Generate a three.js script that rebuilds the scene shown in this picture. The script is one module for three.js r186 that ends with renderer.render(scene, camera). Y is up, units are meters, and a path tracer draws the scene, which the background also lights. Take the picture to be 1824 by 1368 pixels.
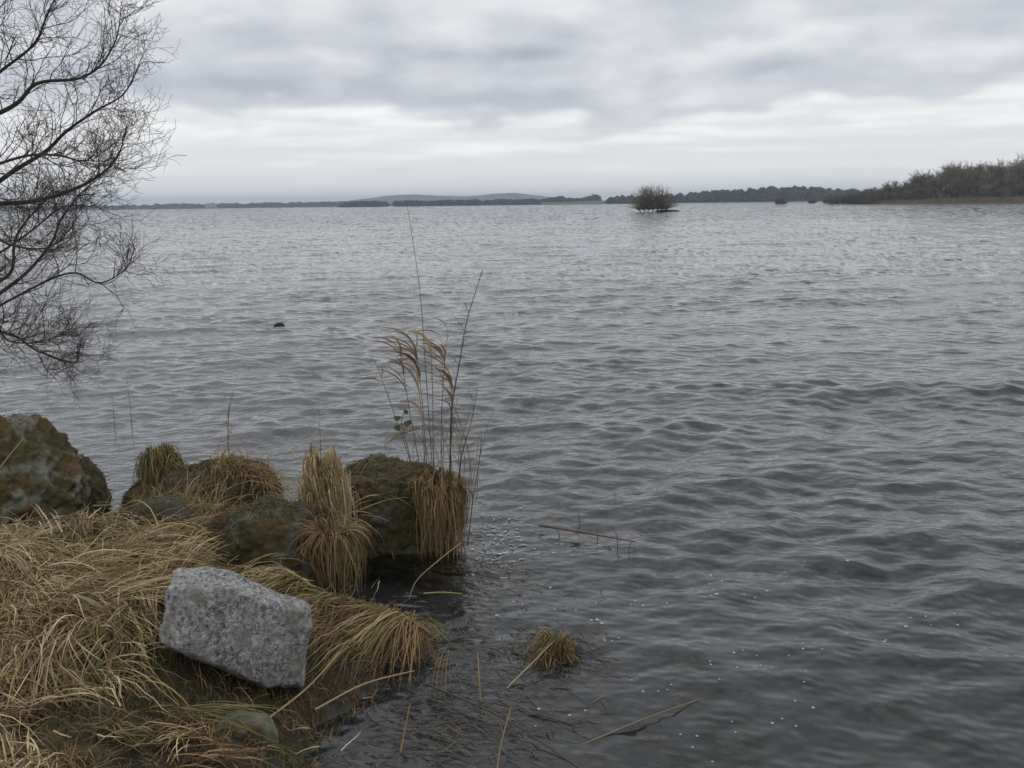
import * as THREE from 'three';
import { ImprovedNoise } from 'three/addons/math/ImprovedNoise.js';
import { mergeVertices } from 'three/addons/utils/BufferGeometryUtils.js';

// ---------------------------------------------------------------- camera, sky, sun, exposure
const scene = new THREE.Scene();
const camera = new THREE.PerspectiveCamera(42, 4 / 3, 0.1, 20000);
camera.position.set(0, 2, 0);
camera.rotation.order = 'YXZ';
camera.rotation.set(-10.22 * Math.PI / 180, 0, -0.0132);

const perlin = new ImprovedNoise();
const N3 = (x, y, z) => perlin.noise(x, y, z);
const fbm = (x, y, z, o = 4) => { let a = 0.5, s = 0; for (let i = 0; i < o; i++) { s += a * N3(x, y, z); x = x * 2.03 + 11.7; y = y * 2.03 + 5.1; z = z * 2.03 + 8.3; a *= 0.5; } return s; };
const clamp = (x, a = 0, b = 1) => Math.min(b, Math.max(a, x));
const ss = (a, b, x) => { const t = clamp((x - a) / (b - a)); return t * t * (3 - 2 * t); };
const lerp = (a, b, t) => a + (b - a) * t;

// overcast sky: a cloud deck with a paler, thinner strip all round the horizon
{
  const W = 3072, H = 1536, d = new Float32Array(W * H * 4);
  for (let j = 0; j < H; j++) {
    const e = ((j + 0.5) / H - 0.5) * Math.PI, deg = e * 180 / Math.PI;
    if (deg < 0) { for (let i = 0; i < W; i++) { const o = (j * W + i) * 4; d[o] = d[o + 1] = 0.3; d[o + 2] = 0.31; d[o + 3] = 1; } continue; }
    for (let i = 0; i < W; i++) {
      const az = ((i + 0.5) / W - 0.5) * 2 * Math.PI, cx = Math.cos(az), sz = Math.sin(az), o = (j * W + i) * 4;
      // the deck, seen in perspective
      const k = 1 / (Math.sin(e) + 0.085), px = cx * k, pz = sz * k;
      const wx = 0.5 * N3(px * 0.8, 1.3, pz * 0.8), wz = 0.5 * N3(px * 0.8, 7.3, pz * 0.8);
      const n1 = fbm(px * 0.55 + wx, 3.1, pz * 0.55 + wz, 5), n2 = fbm(px * 1.5 + 2 * wx, 9.4, pz * 1.5 + 2 * wz, 5);
      const lump = fbm(cx * 6.5 + wx, deg * 0.33, sz * 6.5 + wz, 5), rag = fbm(cx * 13 + 2, deg * 0.7, sz * 13, 6);
      const edge = 5.3 + 2.6 * fbm(cx * 2.2 + 4.2, 0.5, sz * 2.2, 3);
      const deck = ss(-0.7, 0.9, deg - edge + 3.0 * lump + 2.0 * rag);
      const base = ss(edge + 8, edge, deg);
      let hi = 0.72 + 0.2 * n1 + 0.14 * n2 - 0.1 * base + 0.2 * lump + 0.22 * rag;
      const st = fbm(cx * 5 + 3, deg * 1.5, sz * 5, 4), st2 = fbm(cx * 14 + 1, deg * 3.1, sz * 14, 3);
      let lo = 0.85 + 0.12 * st + 0.08 * st2 + 0.09 * ss(0.1, 0.7, st + 0.6 * st2 + 0.3 * ss(1.0, 4.0, deg));
      lo = lerp(lo, 0.9, ss(3, 0, deg));
      const L = lerp(lo, hi, deck);
      const cool = clamp((0.86 - L) * 0.42, 0, 0.13);
      d[o] = L * (1 - 0.5 * cool); d[o + 1] = L * (1 - 0.08 * cool + 0.006); d[o + 2] = L * (1 + 0.75 * cool + 0.014); d[o + 3] = 1;
    }
  }
  const sky = new THREE.DataTexture(d, W, H, THREE.RGBAFormat, THREE.FloatType);
  sky.mapping = THREE.EquirectangularReflectionMapping; sky.magFilter = THREE.LinearFilter; sky.needsUpdate = true;
  scene.background = sky; scene.environment = sky;
}
const sun = new THREE.DirectionalLight(new THREE.Color(1, 0.97, 0.93), 0.5);
sun.position.set(-14, 40, -18); sun.castShadow = true; sun.shadow.radius = 120;
sun.shadow.mapSize.set(2048, 2048);
Object.assign(sun.shadow.camera, { left: -20, right: 20, top: 20, bottom: -20, near: 1, far: 120 });
scene.add(sun);
const EXPOSURE = 1.03;

// ---------------------------------------------------------------- helpers
const rng = (s) => () => { s = (s + 0x6d2b79f5) | 0; let t = Math.imul(s ^ (s >>> 15), 1 | s); t = (t + Math.imul(t ^ (t >>> 7), 61 | t)) ^ t; return ((t ^ (t >>> 14)) >>> 0) / 4294967296; };
const V = (x, y, z) => new THREE.Vector3(x, y, z);
const gauss = (r) => { let s = 0; for (let i = 0; i < 4; i++) s += r(); return (s - 2) * 1.73; };
const used = new Map();
const numbered = (n) => { const k = used.get(n) || 0; used.set(n, k + 1); return k ? `${n}_${String(k).padStart(3, '0')}` : n; };
function tag(o, label, category, group, kind) {
  o.userData.label = label; o.userData.category = category;
  if (group) o.userData.group = group;
  if (kind) o.userData.kind = kind;
  return o;
}
function mesh(name, geo, mat, parent) {
  const m = new THREE.Mesh(geo, mat); m.castShadow = m.receiveShadow = true;
  m.name = parent ? name : numbered(name); (parent || scene).add(m); return m;
}
function thing(name, label, category, [x, y, z] = [0, 0, 0], group) {
  const g = new THREE.Group(); g.name = numbered(name); g.position.set(x, y, z); scene.add(g);
  return tag(g, label, category, group);
}
class Geo {
  constructor() { this.p = []; this.n = []; this.c = []; this.i = []; }
  tube(pts, r0, r1, sides = 4, col = [1, 1, 1], close = false) {
    const n = pts.length, P = this.p.length / 3, t = V(), a = V(), b = V(), ref = V();
    for (let i = 0; i < n; i++) {
      t.subVectors(pts[Math.min(n - 1, i + 1)], pts[Math.max(0, i - 1)]).normalize();
      if (i === 0) { ref.set(Math.abs(t.y) < 0.9 ? 0 : 1, Math.abs(t.y) < 0.9 ? 1 : 0, 0); }
      a.crossVectors(t, ref).normalize(); b.crossVectors(t, a); ref.copy(b).negate();
      const f = i / (n - 1), r = lerp(r0, r1, f);
      for (let s = 0; s < sides; s++) {
        const w = s / sides * 6.2832, x = a.x * Math.cos(w) + b.x * Math.sin(w), y = a.y * Math.cos(w) + b.y * Math.sin(w), z = a.z * Math.cos(w) + b.z * Math.sin(w);
        this.p.push(pts[i].x + x * r, pts[i].y + y * r, pts[i].z + z * r); this.n.push(x, y, z); this.c.push(...col);
      }
    }
    for (let i = 0; i < n - 1; i++) for (let s = 0; s < sides; s++) {
      const q = P + i * sides + s, w = P + i * sides + (s + 1) % sides;
      this.i.push(q, w, q + sides, w, w + sides, q + sides);
    }
    if (close) for (const e of [0, n - 1]) for (let s = 1; s < sides - 1; s++) this.i.push(P + e * sides, P + e * sides + s, P + e * sides + s + 1);
    return this;
  }
  strip(pts, width, side, col, tip = 0.15, shape) {   // a flat blade that tapers towards its tip
    const n = pts.length, P = this.p.length / 3, t = V(), s = V(), nn = V();
    for (let i = 0; i < n; i++) {
      t.subVectors(pts[Math.min(n - 1, i + 1)], pts[Math.max(0, i - 1)]).normalize();
      s.copy(side).addScaledVector(t, -side.dot(t)); if (s.lengthSq() < 1e-6) s.set(1, 0, 0); s.normalize();
      nn.crossVectors(s, t);
      const f = i / (n - 1), w = width * 0.5 * (shape ? shape(f) : lerp(1, tip, f * f));
      this.p.push(pts[i].x - s.x * w, pts[i].y - s.y * w, pts[i].z - s.z * w, pts[i].x + s.x * w, pts[i].y + s.y * w, pts[i].z + s.z * w);
      this.n.push(nn.x, nn.y, nn.z, nn.x, nn.y, nn.z); this.c.push(...col, ...col);
    }
    for (let i = 0; i < n - 1; i++) { const q = P + 2 * i; this.i.push(q, q + 1, q + 2, q + 1, q + 3, q + 2); }
    return this;
  }
  quad(c, u, v, col) {
    const P = this.p.length / 3, n = V().crossVectors(u, v).normalize();
    for (const [a, b] of [[-1, -1], [1, -1], [1, 1], [-1, 1]]) { this.p.push(c.x + u.x * a + v.x * b, c.y + u.y * a + v.y * b, c.z + u.z * a + v.z * b); this.n.push(n.x, n.y, n.z); this.c.push(...col); }
    this.i.push(P, P + 1, P + 2, P, P + 2, P + 3); return this;
  }
  build() {
    const g = new THREE.BufferGeometry();
    g.setAttribute('position', new THREE.Float32BufferAttribute(this.p, 3)); g.setAttribute('normal', new THREE.Float32BufferAttribute(this.n, 3));
    g.setAttribute('color', new THREE.Float32BufferAttribute(this.c, 3)); g.setIndex(this.i); return g;
  }
}
const curve = (pts, n) => new THREE.CatmullRomCurve3(pts).getPoints(n);
const pick = (r, list) => list[Math.floor(r() * list.length) % list.length];
const shade = (r, c, v = 0.25) => { const k = 1 + (r() * 2 - 1) * v; return [c[0] * k, c[1] * k, c[2] * k]; };   // tone of one blade or twig
const M = {
  dry: new THREE.MeshStandardMaterial({ vertexColors: true, roughness: 0.75, side: THREE.DoubleSide }),
  leaf: new THREE.MeshPhysicalMaterial({ vertexColors: true, roughness: 1, transmission: 0.3, thickness: 0, side: THREE.DoubleSide }),
  bark: new THREE.MeshStandardMaterial({ vertexColors: true, roughness: 0.9 }),
  rock: new THREE.MeshStandardMaterial({ vertexColors: true, roughness: 0.92 }),
  wet: new THREE.MeshStandardMaterial({ vertexColors: true, roughness: 0.45 }),
};
const STRAW = [[0.43, 0.325, 0.155], [0.35, 0.25, 0.105], [0.25, 0.175, 0.07], [0.53, 0.43, 0.25], [0.15, 0.1, 0.04]];
const OLIVE = [[0.17, 0.15, 0.045], [0.12, 0.115, 0.03], [0.22, 0.18, 0.06]];
const BROWN = [[0.19, 0.112, 0.042], [0.12, 0.07, 0.028], [0.28, 0.165, 0.062]];

// ---------------------------------------------------------------- ground: bank and lake bed in one sheet
const SHORE = [[60, 8], [8, -0.5], [3, -1.5], [1, -2.05], [0.1, -2.6], [-0.45, -3.0], [-0.72, -3.32], [-0.62, -3.62], [-0.5, -3.95], [-0.62, -4.3], [-0.95, -4.72], [-1.12, -5.05], [-1.3, -5.5], [-1.7, -5.95],
  [-2.2, -5.95], [-2.7, -5.75], [-3.1, -6.1], [-4.0, -7.3], [-5.5, -8.4], [-8, -10], [-16, -15], [-60, -45], [-400, -200], [-400, 300], [300, 300]];
function shoreDist(x, z) {   // metres inland of the shoreline; negative over the lake
  let best = 1e9, inside = false;
  for (let i = 0, j = SHORE.length - 1; i < SHORE.length; j = i++) {
    const [ax, az] = SHORE[i], [bx, bz] = SHORE[j], dx = bx - ax, dz = bz - az, t = clamp(((x - ax) * dx + (z - az) * dz) / (dx * dx + dz * dz));
    const q = (x - ax - t * dx) ** 2 + (z - az - t * dz) ** 2;
    if (q < best) best = q;
    if ((az > z) !== (bz > z) && x < ax + (z - az) / (bz - az) * (bx - ax)) inside = !inside;
  }
  return (inside ? 1 : -1) * Math.sqrt(best);
}
function groundY(x, z) {
  const d = shoreDist(x, z) + 0.1 * N3(x * 2.3, 4.4, z * 2.3);
  let y;
  if (d > 0) y = 0.16 * ss(0, 0.3, d) + 0.2 * ss(0.2, 1.1, d) + 0.1 * ss(1, 3, d) + 0.02 * Math.min(d, 60);
  else y = -0.14 * ss(0, 0.25, -d) - 0.32 * ss(0.1, 2.2, -d) - 1.1 * ss(2, 14, -d) - 1.2 * ss(12, 60, -d);
  const near = ss(25, 6, Math.hypot(x, z)), ft = clamp((x + 1.0) / 0.6), mx = x + 1.0 - 0.6 * ft, mz = z + 4.5 - 0.16 * ft;
  y += 0.15 * Math.exp(-(mx * mx + mz * mz) / 0.028);
  return y - 0.02 + near * ((d > 0.05 ? 0.14 : 0.05) * fbm(x * 2.2, 1.7, z * 2.2, 3) + 0.03 * fbm(x * 9, 2.2, z * 9, 2));
}
function fan(apex, r0, r1, step, cols, spread) {   // rows that grow longer and farther apart with distance
  const rows = []; let r = r0;
  while (r < r1) { rows.push(r); r += r * step(r); }
  rows.push(r1);
  return { rows, cols, at: (i, j) => [((j / cols) * 2 - 1) * spread * rows[i], apex - rows[i]] };
}
{
  const f = fan(7, 2, 5600, (r) => (r < 8.5 ? 0.02 : r < 15 ? 0.004 : r < 40 ? 0.012 : 0.05), 360, 0.85);
  const p = [], c = [], idx = [], uv = [];
  f.rows.forEach((_, i) => {
    for (let j = 0; j <= f.cols; j++) {
      const [x, z] = f.at(i, j), y = groundY(x, z);
      p.push(x, y, z); uv.push(x, z);
      const a = fbm(x * 3.1, 0.3, z * 3.1, 3), b = fbm(x * 14, 5.3, z * 14, 3), e = fbm(x * 0.9, 8.3, z * 0.9, 2);
      let col;
      if (y > 0.0) {   // peaty soil with moss and dead litter
        const moss = ss(-0.05, 0.22, a + 0.5 * b), lit = ss(0.1, 0.3, b - 0.3 * a);
        col = [0.034, 0.026, 0.017].map((s, k) => lerp(lerp(s, [0.06, 0.058, 0.018][k], moss), [0.15, 0.11, 0.058][k], lit * 0.35));
      } else {         // silt with darker weed patches and paler sand
        const weed = ss(0.02, 0.2, a + 0.35 * b), sand = ss(0.05, 0.3, e);
        col = [0.105, 0.098, 0.088].map((s, k) => lerp(lerp(s, [0.15, 0.14, 0.125][k], sand * 0.5), [0.03, 0.028, 0.018][k], weed * 0.85));
      }
      c.push(...col);
    }
  });
  const w = f.cols + 1;
  for (let i = 0; i < f.rows.length - 1; i++) for (let j = 0; j < f.cols; j++) { const q = i * w + j; idx.push(q, q + 1, q + w, q + 1, q + w + 1, q + w); }
  const g = new THREE.BufferGeometry();
  g.setAttribute('position', new THREE.Float32BufferAttribute(p, 3)); g.setAttribute('color', new THREE.Float32BufferAttribute(c, 3)); g.setAttribute('uv', new THREE.Float32BufferAttribute(uv, 2));
  g.setIndex(idx); g.computeVertexNormals();
  const S = 256, d = new Uint8Array(S * S * 4);
  for (let j = 0; j < S; j++) for (let i = 0; i < S; i++) {
    const u = i / S * 6.2832, v = j / S * 6.2832, q = 127 + 120 * fbm(Math.cos(u) * 4 + Math.sin(v) * 2, Math.sin(u) * 4, Math.cos(v) * 4, 4), o = (j * S + i) * 4;
    d[o] = d[o + 1] = d[o + 2] = clamp(q, 0, 255); d[o + 3] = 255;
  }
  const t = new THREE.DataTexture(d, S, S); t.wrapS = t.wrapT = THREE.RepeatWrapping; t.magFilter = THREE.LinearFilter; t.repeat.set(2.7, 2.7); t.needsUpdate = true;
  const m = mesh('ground', g, new THREE.MeshStandardMaterial({ vertexColors: true, roughness: 0.95, bumpMap: t, bumpScale: 0.02 }));
  tag(m, 'dark peaty bank and silty lake bed under the water', 'ground', null, 'structure');
}

// ---------------------------------------------------------------- lake: wind waves as geometry, ripples as a normal map
const WAVES = [];
{
  const r = rng(71), n = 64;
  for (let i = 0; i < n; i++) {
    const u = (i + r()) / n, L = 0.17 * Math.pow(3.4 / 0.17, u), th = 0.22 + gauss(r) * lerp(0.75, 0.42, u), k = 6.2832 / L;
    const slope = (L > 1.6 ? 0.009 : L > 0.9 ? 0.0105 : L > 0.45 ? 0.017 : 0.0245) * (0.6 + 0.8 * r());
    WAVES.push({ kx: Math.sin(th) * k, kz: Math.cos(th) * k, k, L, a: slope / k * 1.35, ph: r() * 6.2832, dx: Math.sin(th), dz: Math.cos(th) });
  }
}
function wave(x, z, spacing, out) {   // displaced point and slopes at a rest position
  const d = shoreDist(x, z), calm = lerp(0.2, 1, ss(0.0, 3.2, -d)), gust = 1 + fbm(x * 0.16, 0.7, z * 0.24, 2), patch = 1 + 1.5 * fbm(x * 0.8, 4.7, z * 1.2, 2), set = 1 + 0.8 * fbm(x * 0.35, 9.7, z * 0.4, 2);
  let h = 0, sx = 0, sz = 0, ox = 0, oz = 0;
  for (const w of WAVES) {
    const f = w.kx * x + w.kz * z + w.ph, s = Math.sin(f), c = Math.cos(f);
    const amp = w.a * (w.L > 0.6 ? lerp(0.35, 1, calm) * calm * set : calm * patch) * gust, show = clamp((w.L / spacing - 2) / 2);
    sx += amp * w.kx * c; sz += amp * w.kz * c;
    if (show > 0) { h += amp * s * show; ox += 0.8 * amp * w.dx * c * show; oz += 0.8 * amp * w.dz * c * show; }
  }
  out[0] = x + ox; out[1] = h; out[2] = z + oz; out[3] = sx; out[4] = sz;
  return out;
}
{
  const f = fan(6, 7, 5000, (r) => (r < 17 ? 0.0028 : r < 32 ? 0.0036 : r < 110 ? 0.0065 : r < 500 ? 0.015 : 0.035), 680, 0.8);
  const w = f.cols + 1, nv = f.rows.length * w, p = new Float32Array(nv * 3), nn = new Float32Array(nv * 3), uv = new Float32Array(nv * 2), out = [], r = rng(5), dry = new Uint8Array(nv);
  let v = 0;
  f.rows.forEach((row, i) => {
    const dr = i ? row - f.rows[i - 1] : 0.02;
    for (let j = 0; j <= f.cols; j++, v++) {
      let [x, z] = f.at(i, j); const sp = 1.6 * row / f.cols;
      if (j && j < f.cols && row > 20) { x += (r() - 0.5) * sp * 0.7; z += (r() - 0.5) * dr * 0.7; }
      if (row < 20) dry[v] = shoreDist(x, z) > 0.7 ? 1 : 0;
      if (!dry[v]) wave(x, z, Math.max(dr, sp * 0.8), out); else { out[0] = x; out[1] = -0.1; out[2] = z; out[3] = out[4] = 0; }
      p[3 * v] = out[0]; p[3 * v + 1] = out[1]; p[3 * v + 2] = out[2];
      const far = 1 + 0.6 * ss(30, 160, row); out[3] *= far; out[4] *= far;   // chop too short for the far rows still tilts the surface
      const q = 1 / Math.hypot(1, out[3], out[4]); nn[3 * v] = -out[3] * q; nn[3 * v + 1] = q; nn[3 * v + 2] = -out[4] * q;
      uv[2 * v] = x; uv[2 * v + 1] = z;
    }
  });
  const idx = [];
  for (let i = 0; i < f.rows.length - 1; i++) for (let j = 0; j < f.cols; j++) { const q = i * w + j; if (dry[q] && dry[q + w + 1]) continue; idx.push(q, q + 1, q + w, q + 1, q + w + 1, q + w); }
  const g = new THREE.BufferGeometry();
  g.setAttribute('position', new THREE.BufferAttribute(p, 3)); g.setAttribute('normal', new THREE.BufferAttribute(nn, 3)); g.setAttribute('uv', new THREE.BufferAttribute(uv, 2));
  g.setIndex(new THREE.BufferAttribute(new Uint32Array(idx), 1));
  const S = 512, T = 1.7, d = new Uint8Array(S * S * 4), rr = rng(9), rip = [];
  for (let i = 0; i < 70; i++) {
    const L = 0.05 * Math.pow(0.24 / 0.05, rr()), th = 0.25 + gauss(rr) * 0.85, m = Math.round(T / L * Math.sin(th)), n = Math.round(T / L * Math.cos(th));
    rip.push([m, n, 0.0125 * (0.5 + rr()), rr() * 6.2832]);
  }
  for (let j = 0; j < S; j++) for (let i = 0; i < S; i++) {
    let sx = 0, sz = 0;
    for (const [m, n, s, ph] of rip) { const c = s * Math.cos(6.2832 * (m * i + n * j) / S + ph) / Math.hypot(m, n); sx += c * m; sz += c * n; }
    const q = 1 / Math.hypot(1, sx, sz), o = (j * S + i) * 4;
    d[o] = 127.5 - 127.5 * sx * q; d[o + 1] = 127.5 - 127.5 * sz * q; d[o + 2] = 127.5 + 127.5 * q; d[o + 3] = 255;
  }
  const t = new THREE.DataTexture(d, S, S); t.wrapS = t.wrapT = THREE.RepeatWrapping; t.magFilter = THREE.LinearFilter; t.repeat.set(1 / T, 1 / T); t.needsUpdate = true;
  const water = new THREE.MeshPhysicalMaterial({ color: new THREE.Color().setRGB(0.53, 0.57, 0.6), roughness: 0.1, transmission: 1, thickness: 0, ior: 1.333, normalMap: t, side: THREE.DoubleSide });
  const m = mesh('lake', g, water);
  tag(m, 'wide grey wind-rippled lake reaching to the far shores', 'lake', null, 'structure');
}
const afloat = (x, z, up = 0) => { const o = wave(x, z, 0.03, []); return V(o[0], o[1] + up, o[2]); };

// ---------------------------------------------------------------- far land
{
  // two low hills and the left shore's rising ground
  const land = (name, label, x0, x1, z0, z1, height, nx = 160, nz = 24) => {
    const p = [], c = [], idx = [];
    for (let i = 0; i <= nz; i++) for (let j = 0; j <= nx; j++) {
      const x = lerp(x0, x1, j / nx), z = lerp(z0, z1, i / nz), f = i / nz, y = height(x) * Math.pow(Math.sin(Math.PI * clamp(f * 0.98 + 0.01)), 1.2) * (1 + 0.1 * fbm(x * 0.01, 1, z * 0.01, 3)) - 1;
      p.push(x, y, z);
      const k = fbm(x * 0.012, 3, z * 0.012, 3), wood = ss(-0.02, 0.08, k);
      c.push(...[0.07, 0.07, 0.055].map((s, q) => lerp(s, [0.035, 0.037, 0.03][q], wood)));
    }
    for (let i = 0; i < nz; i++) for (let j = 0; j < nx; j++) { const q = i * (nx + 1) + j; idx.push(q, q + 1, q + nx + 1, q + 1, q + nx + 2, q + nx + 1); }
    const g = new THREE.BufferGeometry(); g.setAttribute('position', new THREE.Float32BufferAttribute(p, 3)); g.setAttribute('color', new THREE.Float32BufferAttribute(c, 3)); g.setIndex(idx); g.computeVertexNormals();
    tag(mesh(name, g, M.rock), label, 'hill', null, 'structure');
  };
  const bump = (x, c, w) => Math.exp(-(((x - c) / w) ** 2));
  land('hills', 'two low blue hills beyond the lake', -1700, 900, -4000, -5200, (x) => 9 + 34 * bump(x, 31, 190) + 33 * bump(x, -500, 210) + 18 * bump(x, -240, 260) + 10 * bump(x, -900, 200) + 6 * fbm(x * 0.008, 2, 0, 3));
  land('far_shore', 'low hazy shore along the left end of the lake', -3200, -330, -2500, -3300, (x) => 8 + 5 * bump(x, -1300, 500) + 4 * fbm(x * 0.006, 7, 0, 3));
  land('far_shore', 'low wooded shore behind the bushes in the water', 40, 900, -1180, -1700, (x) => 5 + 3 * fbm(x * 0.01, 5, 0, 3) + 3 * bump(x, 330, 90));

  // woods too far off to tell the trees apart
  const crown = (seed, n, q) => {
    const r = rng(seed), g = new Geo();
    for (let i = 0; i < n; i++) {
      const a = r() * 6.2832, y = Math.pow(r(), 0.8), rad = Math.sqrt(r()) * 0.5 * Math.sin(Math.PI * clamp(0.15 + 0.8 * y)) + 0.06;
      const u = V(gauss(r), gauss(r), gauss(r)).normalize().multiplyScalar(q * (0.5 + r())), v = V(gauss(r), gauss(r), gauss(r)).cross(u).normalize().multiplyScalar(q * 0.6);
      g.quad(V(Math.cos(a) * rad, 0.04 + y * 0.93, Math.sin(a) * rad), u, v, [1, 1, 1]);
    }
    return g.build();
  };
  const wood = (label, seed, list, mat) => {
    const m = new THREE.InstancedMesh(crown(seed, 120, 0.13), mat, list.length), o = new THREE.Object3D(), r = rng(seed + 1);
    list.forEach(([x, y, z, w, h], i) => { o.position.set(x, y, z); o.rotation.y = r() * 6.28; o.scale.set(w, h, w); o.updateMatrix(); m.setMatrixAt(i, o.matrix); const k = 0.75 + 0.5 * r(); m.setColorAt(i, new THREE.Color().setRGB(0.055 * k, 0.056 * k, 0.034 * k)); });
    m.name = numbered('woods'); m.castShadow = m.receiveShadow = true; scene.add(m); tag(m, label, 'woods', null, 'stuff');
  };
  const mat = new THREE.MeshStandardMaterial({ roughness: 1, side: THREE.DoubleSide });
  const row = (seed, n, x0, x1, z0, z1, h) => { const r = rng(seed); return [...Array(n)].map((_, i) => { const x = lerp(x0, x1, (i + r()) / n), z = lerp(z0, z1, (i + r()) / n) - r() * 25, hh = h(x) * (0.7 + 0.5 * r()); return [x, -0.3, z, hh * (0.9 + 0.6 * r()), hh]; }); };
  wood('long low tree-covered island below the two hills', 21, row(1, 330, -168, 130, -1500, -1480, (x) => 7.6 + 2.5 * fbm(x * 0.03, 1, 1, 2) + 2.5 * bump(x, 70, 14) + 4 * ss(95, 130, x)), mat);
  wood('small separate tree-covered islet left of the long island', 22, row(2, 100, -256, -182, -1500, -1500, (x) => 7.5 * ss(-262, -235, x) * (1 - 0.3 * ss(-200, -180, x))), mat);
  wood('dark continuous woods along the shore behind the bushes', 23, [...row(3, 260, 120, 560, -1230, -1230, (x) => 8.5 + 5.5 * bump(x, 340, 95) + 2 * fbm(x * 0.04, 1, 1, 2)), ...row(4, 160, 230, 560, -1300, -1300, (x) => 11 + 4.5 * bump(x, 350, 70))], mat);
  wood('hazy tree line along the far left shore', 24, [...row(6, 420, -2200, -300, -2480, -2480, (x) => 10 + 3 * fbm(x * 0.012, 3, 1, 3)), ...row(7, 120, -900, -300, -2480, -2480, () => 11)], mat);
}
{
  const b = thing('farm_building', 'tiny white farm building among trees on the far left shore', 'building', [-722, 1.5, -2455]);
  const g = new THREE.BoxGeometry(26, 6, 9); g.translate(0, 3, 0);
  mesh('wall', g, new THREE.MeshStandardMaterial({ color: 0x9fa2a2, roughness: 0.8 }), b);
  const s = new THREE.Shape([new THREE.Vector2(-5, 0), new THREE.Vector2(5, 0), new THREE.Vector2(0, 3.4)]);
  const rf = new THREE.ExtrudeGeometry(s, { depth: 27, bevelEnabled: false }); rf.rotateY(Math.PI / 2); rf.translate(-13.5, 6, 0);
  mesh('roof', rf, new THREE.MeshStandardMaterial({ color: 0x7c8286, roughness: 0.7 }), b);
}

// ---------------------------------------------------------------- leafless trees and bushes on the point and in the lake
const GREYBARK = [[0.23, 0.195, 0.13], [0.19, 0.172, 0.11], [0.27, 0.225, 0.155], [0.165, 0.16, 0.09]];
function branchy(g, r, p, dir, len, rad, depth, o) {
  const n = depth > 1 ? 5 : 4, pts = [p.clone()], d = dir.clone(), q = p.clone();
  for (let i = 0; i < n; i++) { d.x += gauss(r) * o.wob; d.y += gauss(r) * o.wob + o.up; d.z += gauss(r) * o.wob; d.normalize(); q.addScaledVector(d, len / n); pts.push(q.clone()); }
  g.tube(pts, rad, Math.max(rad * 0.35, o.min), depth > 2 ? 5 : 3, shade(r, pick(r, o.col)));
  if (depth <= 0) return;
  const kids = o.kids[depth] ?? 4;
  for (let k = 0; k < kids; k++) {
    const f = lerp(o.from ?? 0.3, 1, (k + r() * 0.8) / kids), at = pts[Math.min(n, Math.round(f * n))], s = V(gauss(r), gauss(r) * 0.7 + 0.15, gauss(r)).normalize();
    branchy(g, r, at, d.clone().multiplyScalar(0.9).addScaledVector(s, o.open).normalize(), len * lerp(0.75, 0.5, r()), Math.max(rad * 0.5, o.min), depth - 1, o);
  }
}
function bareTree(seed, h) {
  const t = new THREE.Group(), r = rng(seed), tr = new Geo(), cr = new Geo();
  const pts = [V(0, -0.5, 0), V(gauss(r) * 0.02 * h, h * 0.18, gauss(r) * 0.02 * h), V(gauss(r) * 0.04 * h, h * 0.4, gauss(r) * 0.03 * h), V(gauss(r) * 0.06 * h, h * 0.68, 0)];
  const c = curve(pts, 10); tr.tube(c, h * 0.022, h * 0.008, 6, [0.085, 0.078, 0.058]);
  for (let k = 0; k < 13; k++) {
    const f = 0.1 + 0.9 * k / 12, a = k * 2.4 + r(), lift = lerp(0.35, 1.5, f * f);
    branchy(cr, r, c[Math.round(f * 10)], V(Math.cos(a), lift, Math.sin(a)).normalize(), h * lerp(0.34, 0.24, f), h * 0.006, 3, { wob: 0.2, up: 0.02, min: 0.045, kids: { 3: 6, 2: 5, 1: 3 }, open: 0.95, from: 0.1, col: GREYBARK });
  }
  mesh('trunk', tr.build(), M.bark, t); mesh('crown', cr.build(), M.bark, t);
  return t;
}
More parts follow.
